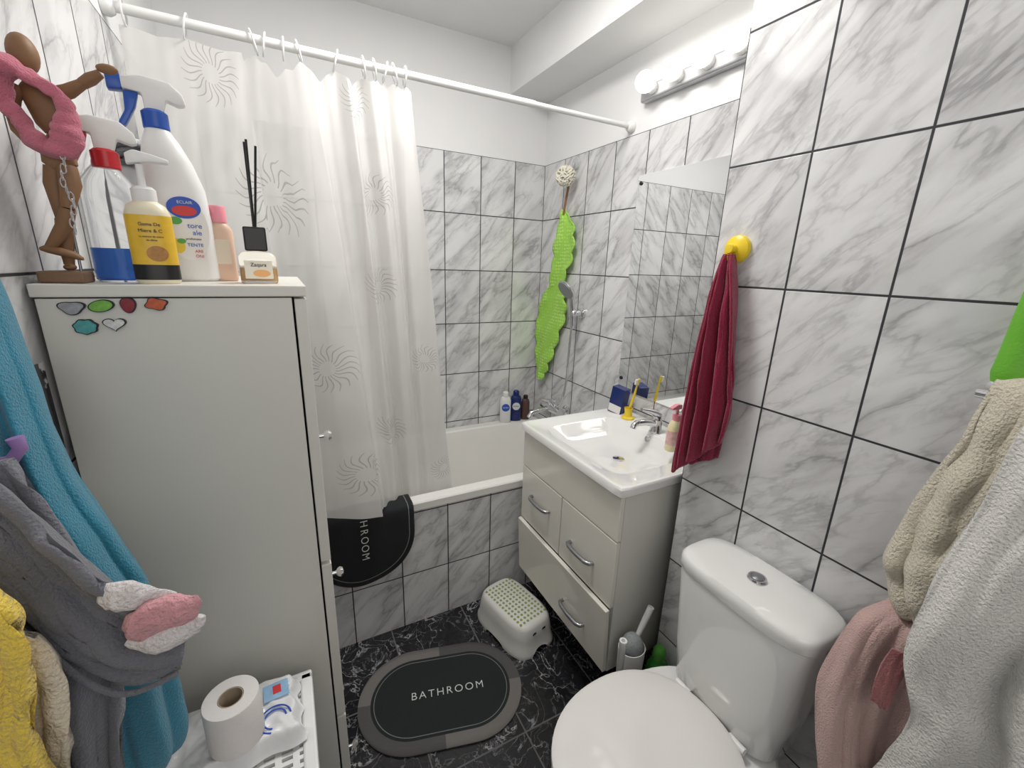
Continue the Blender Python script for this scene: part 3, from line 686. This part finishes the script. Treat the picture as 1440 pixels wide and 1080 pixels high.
hh=finish('shower_head',B().lathe([(.016,-.024),(.046,-.010),(.052,.000),(.052,.006)],32,mx=T((-.105,0,.112))@Matrix.Rotation(R_(-125),4,'Y')),chrome,t)
finish('spray_face',B().lathe([(.048,.006),(.046,.010),(.01,.011)],32,mx=T((-.105,0,.112))@Matrix.Rotation(R_(-125),4,'Y')),brushed,hh)
h=[(-.06,0,-.06),(-.062,.005,-.16),(-.07,.0,-.33),(-.075,.02,-.45),(-.07,.06,-.495),(-.06,.10,-.49),(-.056,.115,-.51)]
finish('hose',B().tube([tuple(x) for x in crom([list(q) for q in h],40)],.0065,12),chrome,t)
Lp=[(1.910,1.725),(1.935,1.67),(1.965,1.56),(1.985,1.46),(2.01,1.37),(2.09,1.27),(2.13,1.17),(2.138,1.07),(2.125,.97),(2.105,.88),(2.075,.82)]
Rp=[(1.885,1.725),(1.810,1.66),(1.775,1.57),(1.805,1.47),(1.855,1.38),(1.835,1.29),(1.835,1.20),(1.885,1.08),(1.935,.96),(1.985,.87),(2.02,.82)]
def gm(s,v):
    lq=crom1(Lp,v); rq=crom1(Rp,v)
    env=min(1,v*8)*min(1,(1-v)*10)
    wv=.024*(1-abs(math.sin(v*PI*12)))*env
    l=Vector((0,lq[0]-wv*.7,lq[1])); r=Vector((0,rq[0]+wv,rq[1]))
    l.y=min(l.y,2.138)
    q=l.lerp(r,s); q.x=XR-.026-.008*math.sin(v*7+1)-.007*math.sin(s*6+v*5)-.004*math.sin(v*40)*abs(2*s-1); return q
single('bath_grip_mat',B().grid(16,180,gm),green_pl,'lime green rubber bath mat hanging on the corner tiles','bath mat',ang=180,solid=.005)
t=thing('suction_hook','clear suction hook near top of the tiles by the corner','hook',(XR,1.86,1.93),0,'suction hooks')
finish('cup',B().lathe([(.030,.0005),(.026,.008),(.010,.012),(.008,.018)],26,mx=AX),mat('clear hook plastic',(.75,.77,.78),.15,trans=.4),t)
finish('prong',B().tube([(-.016,0,.0),(-.022,0,-.02),(-.034,0,-.03),(-.044,0,-.022)],.004,10),chrome,t)
single('bath_strap',B().tube([(XR-.033,1.868,1.90),(XR-.030,1.875,1.82),(XR-.034,1.885,1.76),(XR-.038,1.890,1.70)],.006,10),mat('brown cord',(.28,.13,.07),.7),'brown cord holding up the green rubber bath mat','cord')
b=B(); rnd=random.Random(3)
for k in range(46):
    d=Vector((rnd.gauss(0,1),rnd.gauss(0,1),rnd.gauss(0,1))).normalized(); c0=Vector((XR-.070,1.845,1.865))+d*.026
    a1=d.orthogonal().normalized(); a2=d.cross(a1)
    b.tube([c0+d*(.016*abs(math.sin(q)))+a1*.019*math.cos(q)+a2*.019*math.sin(q) for q in [2*PI*i/10 for i in range(10)]],.0035,6,closed=True)
b.ball((XR-.07,1.845,1.865),.026,16)
single('bath_puff',b,mat('cream netting',(.80,.77,.66),.8,var=.15,scale=80),'cream bath puff hanging from the suction hook','bath puff')
def rim_bottle(x,h,w,bm_,cm_,lab,txt=None,tm=None):
    t=thing('shampoo_bottle',lab,'bottle',(x,2.110,.5605),R_(-20),'bottles on the bathtub rim')
    finish('bottle',B().loft([se(0,0,w*.9,.017,2.6,0,36),se(0,0,w,.019,2.6,.004,36),se(0,0,w,.019,2.6,h*.72,36),se(0,0,w*.8,.016,2.4,h*.82,36),se(0,0,w*.5,.013,2,h*.85,36)]),bm_,t)
    finish('cap',B().lathe([(w*.55,h*.85),(w*.55,h*.97),(w*.4,h),(.002,h)],24),cm_,t)
    if txt:
        finish('badge',B().lathe([(w*.72,0),(w*.72,.0006)],24,mx=T((0,-.0192,h*.5))@AY),ink_blue if bm_ is white_pl else ink_w,t)
        text(txt,.012,ink_w if bm_ is white_pl else ink_blue,t,(0,-.0204,h*.5),(PI/2,0,0))
rim_bottle(1.083,.185,.032,white_pl,white_pl,'white shower gel bottle with blue badge on tub rim','NIVEA')
rim_bottle(1.152,.185,.032,navy,navy,'navy blue shower gel bottle on the tub rim','NIVEA')
rim_bottle(1.217,.150,.025,mat('dark amber bottle',(.10,.05,.04),.25),black_pl,'short dark bottle nearest the tub corner')
# ------------------------------------------------------------------ crimson towel + hook
t=thing('suction_hook','round yellow suction hook on tiles above the red towel','hook',(XP,.703,1.505),0,'suction hooks')
finish('cup',B().lathe([(.031,.0),(.033,.004),(.031,.012),(.022,.017),(.010,.020),(.009,.03),(.012,.034),(.010,.038),(.001,.039)],32,mx=AX),yellow_pl,t)
finish('prong',B().tube([(-.012,0,-.018),(-.03,0,-.03),(-.038,0,-.025),(-.040,0,-.015)],.004,10),yellow_pl,t)
b=B()
rw=[(.945,.714,1.492,.945,.692,1.492,.008),(.942,.726,1.45,.942,.680,1.45,.014),(.938,.740,1.37,.938,.662,1.375,.019),(.935,.752,1.25,.935,.644,1.27,.021),(.932,.760,1.12,.934,.629,1.19,.022),(.930,.767,1.0,.934,.623,1.12,.021),(.928,.770,.885,.936,.632,1.04,.018)]
sheet(b,rw,3.4,seed=.6)
rw2=[(x+.018,y-.004,z+.0,x2+.018,y2+.006,z2-.0,a*.55) for x,y,z,x2,y2,z2,a in rw]
rw2[-1]=(.952,.735,.93,.954,.650,.985,.010)
rw2[-2]=(.952,.745,1.0,.953,.642,1.07,.010)
sheet(b,rw2,2.3,seed=2.0)
single('hand_towel',b,terry('crimson terry',(.27,.005,.042),380),'crimson hand towel hanging from the yellow hook','towel',ang=180,solid=.006)
# ------------------------------------------------------------------ right-hand towels
t=thing('towel_rail','chrome towel rail on the right wall carrying pale towels','towel rail',(XP,.02,1.285))
finish('bar',B().tube([(-.05,-.28,0),(-.05,.205,0)],.008,16),chrome,t)
for y in (-.26,.19): finish('post',B().lathe([(.02,.0),(.02,.008),(.009,.012),(.009,.05)],22,mx=T((0,y,0))@AX),chrome,t)
b=B()
sheet(b,[(.948,.19,1.308,.948,-.06,1.308,.004),(.912,.205,1.302,.912,-.06,1.302,.008),(.893,.215,1.22,.895,-.06,1.22,.016),(.882,.235,1.12,.893,-.06,1.10,.025),(.878,.250,1.02,.890,-.06,1.0,.027),(.878,.250,.96,.890,-.06,.96,.027),(.884,.222,.90,.890,-.06,.905,.020)],2.6,seed=1.2,wr=2.3)
single('bath_towel',b,terry('cream terry',(.75,.69,.56),240,bd=.008),'cream terry towel draped over the rail behind the white one','towel','towels on the right wall',ang=180,solid=.020)
b=B()
sheet(b,[(.850,.138,1.300,.856,-.16,1.300,.004),(.824,.150,1.265,.830,-.16,1.25,.012),(.812,.158,1.16,.818,-.16,1.14,.020),(.800,.172,1.03,.808,-.16,1.02,.022),(.798,.174,.90,.804,-.16,.90,.022),(.797,.148,.81,.800,-.16,.80,.020),(.796,.160,.70,.800,-.16,.68,.021),(.796,.178,.60,.800,-.16,.58,.022),(.796,.180,.50,.800,-.16,.50,.022)],2.8,seed=4.2,wr=2.4)
single('bath_towel',b,terry('white terry',(.84,.825,.79),260,bd=.007),'white terry towel hanging foremost at the right','towel','towels on the right wall',ang=180,solid=.010)
b=B()
sheet(b,[(.946,.205,1.272,.946,.14,1.272,.002),(.944,.215,1.12,.946,.14,1.12,.003),(.940,.222,.97,.946,.14,.97,.003),(.905,.240,.900,.925,.145,.905,.004),(.838,.258,.87,.880,.145,.87,.008),(.800,.266,.77,.872,.140,.77,.012),(.784,.256,.69,.868,.140,.68,.014),(.782,.225,.58,.865,.140,.57,.014),(.784,.215,.50,.862,.140,.49,.012)],1.5,seed=3.0,wr=1.6,m=100)
single('bath_towel',b,terry('dusty pink terry',(.63,.43,.40),380),'dusty pink towel hanging beside the toilet tank','towel','towels on the right wall',ang=180,solid=.010)
b=B()
sheet(b,[(.800,.192,.885,.812,.168,.885,.001),(.793,.196,.85,.806,.172,.85,.002),(.788,.196,.815,.802,.174,.815,.002),(.786,.193,.785,.800,.176,.775,.002)],.8,seed=1.0,n=30,m=24,wr=1.5)
single('red_cloth',b,terry('dark rose terry',(.40,.15,.15),380),'dark rose cloth fold between the pink and white towels','cloth',ang=180,solid=.004)
b=B()
pts=[(.930+.003*math.sin(q*3),.201-.012*q,1.306+.21*q) for q in [i/30 for i in range(31)]]
rs=[.019*min(1,.80+.1*i) for i in range(31)]
b.tube(pts,rs,36)
for v in b.bm.verts: v.co+=noise.noise_vector(v.co*16)*.002
single('green_cloth',b,mat('rolled green cloth',(.15,.47,.035),.5,var=.2,bump=.4,bscale=300),'rolled green cloth standing above the cream towel','cloth',ang=70)
# ------------------------------------------------------------------ left-hand towels
b=B(); bundle(b,[(-.292,.66,1.50,.012,.02),(-.288,.66,1.42,.018,.035),(-.285,.655,1.35,.022,.042),(-.278,.648,1.20,.030,.046),(-.262,.64,1.10,.043,.046),(-.250,.635,1.0,.056,.045),(-.249,.632,.88,.058,.044),(-.249,.632,.78,.056,.042),(-.250,.632,.745,.045,.03)],k=7,amp=.30,nz=.002,seed=2)
single('bath_towel',b,terry('turquoise terry',(.03,.24,.36),380),'turquoise terry towel hanging in front of the cabinet side','towel','towels on the left wall',ang=180)
grey_f=terry('grey plush',(.175,.18,.21),330)
t=thing('hooded_towel','grey plush hooded towel with pink and white ears','hooded towel',(-.25,.52,.80))
off=Vector((-.25,.52,.80))
NO=tuple(-x for x in off)
b=B()
sheet(b,[(-.240,.53,1.262,-.306,.53,1.27,.006),(-.225,.525,1.22,-.306,.525,1.22,.012),(-.205,.515,1.165,-.306,.515,1.165,.016),(-.188,.51,1.10,-.306,.51,1.10,.018),(-.190,.51,1.03,-.306,.51,1.03,.018),(-.204,.51,.97,-.306,.51,.97,.018),(-.217,.51,.89,-.306,.51,.89,.018),(-.222,.51,.80,-.306,.51,.80,.016)],2.6,seed=4.0,shift=NO,wr=1.7)
finish('body',b,grey_f,t,ang=180,solid=.012)
b=B()
sheet(b,[(-.290,.490,1.290,-.306,.490,1.190,.004),(-.240,.488,1.262,-.262,.488,1.170,.009),(-.205,.484,1.205,-.232,.484,1.112,.012),(-.174,.482,1.150,-.205,.482,1.050,.012),(-.146,.480,1.100,-.178,.480,1.022,.010),(-.126,.480,1.062,-.138,.480,1.025,.005)],1.3,seed=2.2,n=60,shift=NO,wr=2.4)
hd=finish('hood',b,grey_f,t,ang=180,solid=.012)
b=B(); b.tube([tuple(Vector(q)-off+Vector((0,-.009,0))) for q in [tuple(c) for c in crom([[-.300,.486,1.200],[-.262,.484,1.168],[-.232,.479,1.110],[-.205,.476,1.050],[-.178,.475,1.022],[-.138,.476,1.026]],30)]],.003,10)
finish('hem',b,grey_f,hd,ang=180)
def fluff(name,pts,rs,m,par,nz=.003,n=32,fl=1.0):
    pp=crom([list(p_)+[r] for p_,r in zip(pts,rs)],30)
    b=B(); b.tube([p_[:3] for p_ in pp],[max(.001,p_[3]) for p_ in pp],n)
    cy=sum(p_[1] for p_ in pp)/len(pp)
    for v in b.bm.verts:
        v.co.y=cy+(v.co.y-cy)*fl
        v.co+=noise.noise_vector(v.co*38)*nz+noise.noise_vector(v.co*120)*nz*.35; v.co-=off
    return finish(name,b,m,par,ang=180)
pk_m=terry('pink plush',(.74,.36,.40),260,var=.25,bd=.006); wh_m=terry('white plush',(.78,.74,.75),300,bd=.005)
fluff('ear',[(-.168,.462,1.104),(-.156,.458,1.106),(-.140,.456,1.107),(-.120,.456,1.110),(-.104,.457,1.117)],[.006,.017,.021,.017,.004],pk_m,hd,nz=.006,fl=.5)
fluff('ear_trim',[(-.178,.464,1.136),(-.170,.463,1.140),(-.158,.462,1.137),(-.142,.462,1.128),(-.128,.462,1.124)],[.006,.013,.013,.008,.002],wh_m,hd,nz=.006,fl=.5)
fluff('ear_trim',[(-.166,.460,1.090),(-.150,.456,1.082),(-.134,.454,1.082),(-.118,.454,1.089),(-.104,.455,1.102)],[.004,.010,.012,.010,.003],wh_m,hd,nz=.005,fl=.6)
b=B()
sheet(b,[(-.270,.415,1.25,-.306,.415,1.26,.003),(-.222,.412,1.215,-.306,.412,1.22,.008),(-.205,.410,1.17,-.306,.410,1.17,.011),(-.212,.410,1.11,-.306,.410,1.11,.012),(-.220,.410,1.05,-.306,.410,1.05,.012),(-.212,.410,.96,-.306,.410,.96,.012),(-.21,.410,.86,-.306,.410,.86,.012)],2.1,seed=6,wr=1.8)
single('bath_robe',b,terry('yellow plush',(.95,.68,.09),260,bd=.006),'yellow plush robe at left edge in front of the grey one','robe',ang=180,solid=.014)
b=B()
sheet(b,[(-.250,.449,1.150,-.306,.449,1.16,.003),(-.216,.449,1.130,-.306,.449,1.13,.006),(-.207,.449,1.09,-.306,.449,1.09,.008),(-.213,.449,1.03,-.306,.449,1.03,.008),(-.222,.449,.97,-.306,.449,.97,.008),(-.222,.449,.86,-.306,.449,.86,.008)],2.3,seed=7,wr=1.8)
single('bath_robe',b,terry('cream plush',(.80,.71,.57),260,bd=.006),'cream plush cloth hanging between the yellow and grey ones','robe',ang=180,solid=.010)
t=thing('wall_hook','lilac plastic hook on the left wall above the grey towel','hook',(XL+.002,.59,1.245))
finish('plate',B().lathe([(.018,.0),(.018,.006),(.012,.01),(.006,.011)],24,mx=Matrix.Rotation(PI/2,4,'Y')),mat('lilac plastic',(.36,.22,.50),.35),t)
finish('prong',B().tube([(.008,0,.0),(.028,0,-.006),(.043,0,-.004),(.052,0,.008),(.050,0,.020)],[.006,.006,.006,.006,.007],12),mat('lilac plastic prong',(.36,.22,.50),.35),t)
# ------------------------------------------------------------------ laundry basket, wipes, toilet roll
t=thing('laundry_basket','white slatted plastic laundry basket in front of the cabinet','basket',(-.148,.60,0))
b=B(); hx,hy,H=.118,.165,.65
b.box(-hx,hx,-hy,hy,0,.02,.004)
for z in (.02,.12,.22,.32,.42,.52,.615):
    b.box(-hx,hx,-hy,-hy+.004,z,z+.014); b.box(-hx,hx,hy-.004,hy,z,z+.014); b.box(-hx,-hx+.004,-hy,hy,z,z+.014); b.box(hx-.004,hx,-hy,hy,z,z+.014)
n=15
for i in range(n+1):
    y=-hy+.004+(2*hy-.008)*i/n
    b.box(hx-.004,hx,y-.004,y+.004,.02,.63); b.box(-hx,-hx+.004,y-.004,y+.004,.02,.63)
n=11
for i in range(n+1):
    x=-hx+.004+(2*hx-.008)*i/n
    b.box(x-.004,x+.004,-hy,-hy+.004,.02,.63); b.box(x-.004,x+.004,hy-.004,hy,.02,.63)
finish('body',b,white_pl,t)
b=B()
b.box(-hx-.006,hx+.006,-hy-.006,-hy+.016,.63,.66,.004).box(-hx-.006,hx+.006,hy-.016,hy+.006,.63,.66,.004).box(-hx-.006,-hx+.016,-hy,hy,.63,.66,.004).box(hx-.016,hx+.006,-hy,hy,.63,.66,.004)
for i in range(1,25): y=-hy+2*hy*i/25; b.box(-hx+.01,hx-.01,y-.0035,y+.0035,.648,.656)
for i in range(1,9): x=-hx+2*hx*i/9; b.box(x-.005,x+.005,-hy+.01,hy-.01,.646,.657)
finish('lid',b,white_pl,t)
t=thing('wipes_pack','soft white pack of wipes with blue print on the laundry basket','wipes pack',(-.152,.682,.6605),R_(5))
def pk(s,v):
    x=-.108+.216*s; y=-.066+.132*v
    e=min(1,(1-abs(2*s-1))*7)*min(1,(1-abs(2*v-1))*5)
    e=e*e*(3-2*e)
    z=.004+.029*e+e*(.007*noise.noise(Vector((x*28,y*28,1)))+.004*noise.noise(Vector((x*70,y*70,4))))
    z+=(1-e)*.004*math.sin(v*22)
    return Vector((x+.004*math.sin(v*17),y+.003*math.sin(s*19),min(z,.0352)))
b=B().grid(90,60,pk)
b.loft([se(0,0,.100,.058,8,.0005,48),se(0,0,.102,.060,8,.006,48)])
finish('pouch',b,mat('white film',(.80,.81,.82),.22,var=.05,bump=.6,bscale=40),t,ang=180)
finish('label',B().box(.052,.092,.010,.044,.0345,.0358,.0004),mat('pale blue film',(.32,.52,.75),.3,var=.3,scale=60),t)
finish('red_label',B().box(.067,.080,.020,.037,.0358,.0364),ink_red,t)
b=B()
for r0 in (.017,.024): b.tube([(.066+r0*math.cos(q),-.028+r0*math.sin(q),.0352) for q in [PI*2*i/30 for i in range(22)]],.0014,6)
finish('swirl_print',b,ink_blue,t)
t=thing('toilet_roll','white toilet roll standing on the pack of wipes','toilet roll',(-.137,.655,.6960))
finish('paper',B().lathe([(.018,0),(.038,.0),(.039,.002),(.039,.081),(.038,.083),(.018,.083),(.0175,.080),(.0175,.004),(.018,0)],48,c0=False,c1=False),mat('tissue paper',(.80,.77,.75),.9,var=.04,bump=.4,bscale=90),t)
finish('core',B().lathe([(.0173,.001),(.0173,.0825),(.0160,.0825),(.0160,.001)],36,c0=False,c1=False),mat('cardboard',(.42,.34,.25),.85),t)
# ------------------------------------------------------------------ light, camera
def area(n,loc,rot,size,w,c=(1,.972,.935)):
    l=bpy.data.lights.new(n,'AREA'); l.energy=w; l.size=size; l.color=c
    o=bpy.data.objects.new(n,l); COL.objects.link(o); o.location=loc; o.rotation_euler=rot
area('ceiling_fill',(.46,1.18,2.44),(0,0,0),.35,13.5)  # added unseen fill under the ceiling, evens out the room brightness
area('front_fill',(.15,-.46,1.6),(R_(82),0,0),.9,4.8)  # added frontal fill behind the camera; the wall there has no doorway
l=bpy.data.lights.new('upper_fill','POINT'); l.energy=3; l.shadow_soft_size=.12; l.color=(1,.972,.935)  # added unseen point fill that lifts the ceiling and upper walls
o=bpy.data.objects.new('upper_fill',l); COL.objects.link(o); o.location=(.46,.95,2.16)
w=bpy.data.worlds.new('World'); SC.world=w; w.use_nodes=True
w.node_tree.nodes['Background'].inputs[0].default_value=(.8,.85,.9,1); w.node_tree.nodes['Background'].inputs[1].default_value=.3
yaw,pitch,roll=R_(28),R_(15.5),.033
Rv=Vector((math.cos(yaw),-math.sin(yaw),0)); F=Vector((math.sin(yaw)*math.cos(pitch),math.cos(yaw)*math.cos(pitch),-math.sin(pitch)))
Uv=Rv.cross(F)
r2=Rv*math.cos(roll)+Uv*math.sin(roll); u2=Uv*math.cos(roll)-Rv*math.sin(roll)
cam=bpy.data.cameras.new('camera'); co=bpy.data.objects.new('camera',cam); COL.objects.link(co)
cam.sensor_width=36; cam.lens=15.0; cam.clip_start=.02
co.matrix_world=Matrix(((r2.x,u2.x,-F.x,0),(r2.y,u2.y,-F.y,0),(r2.z,u2.z,-F.z,1.45),(0,0,0,1)))
SC.camera=co
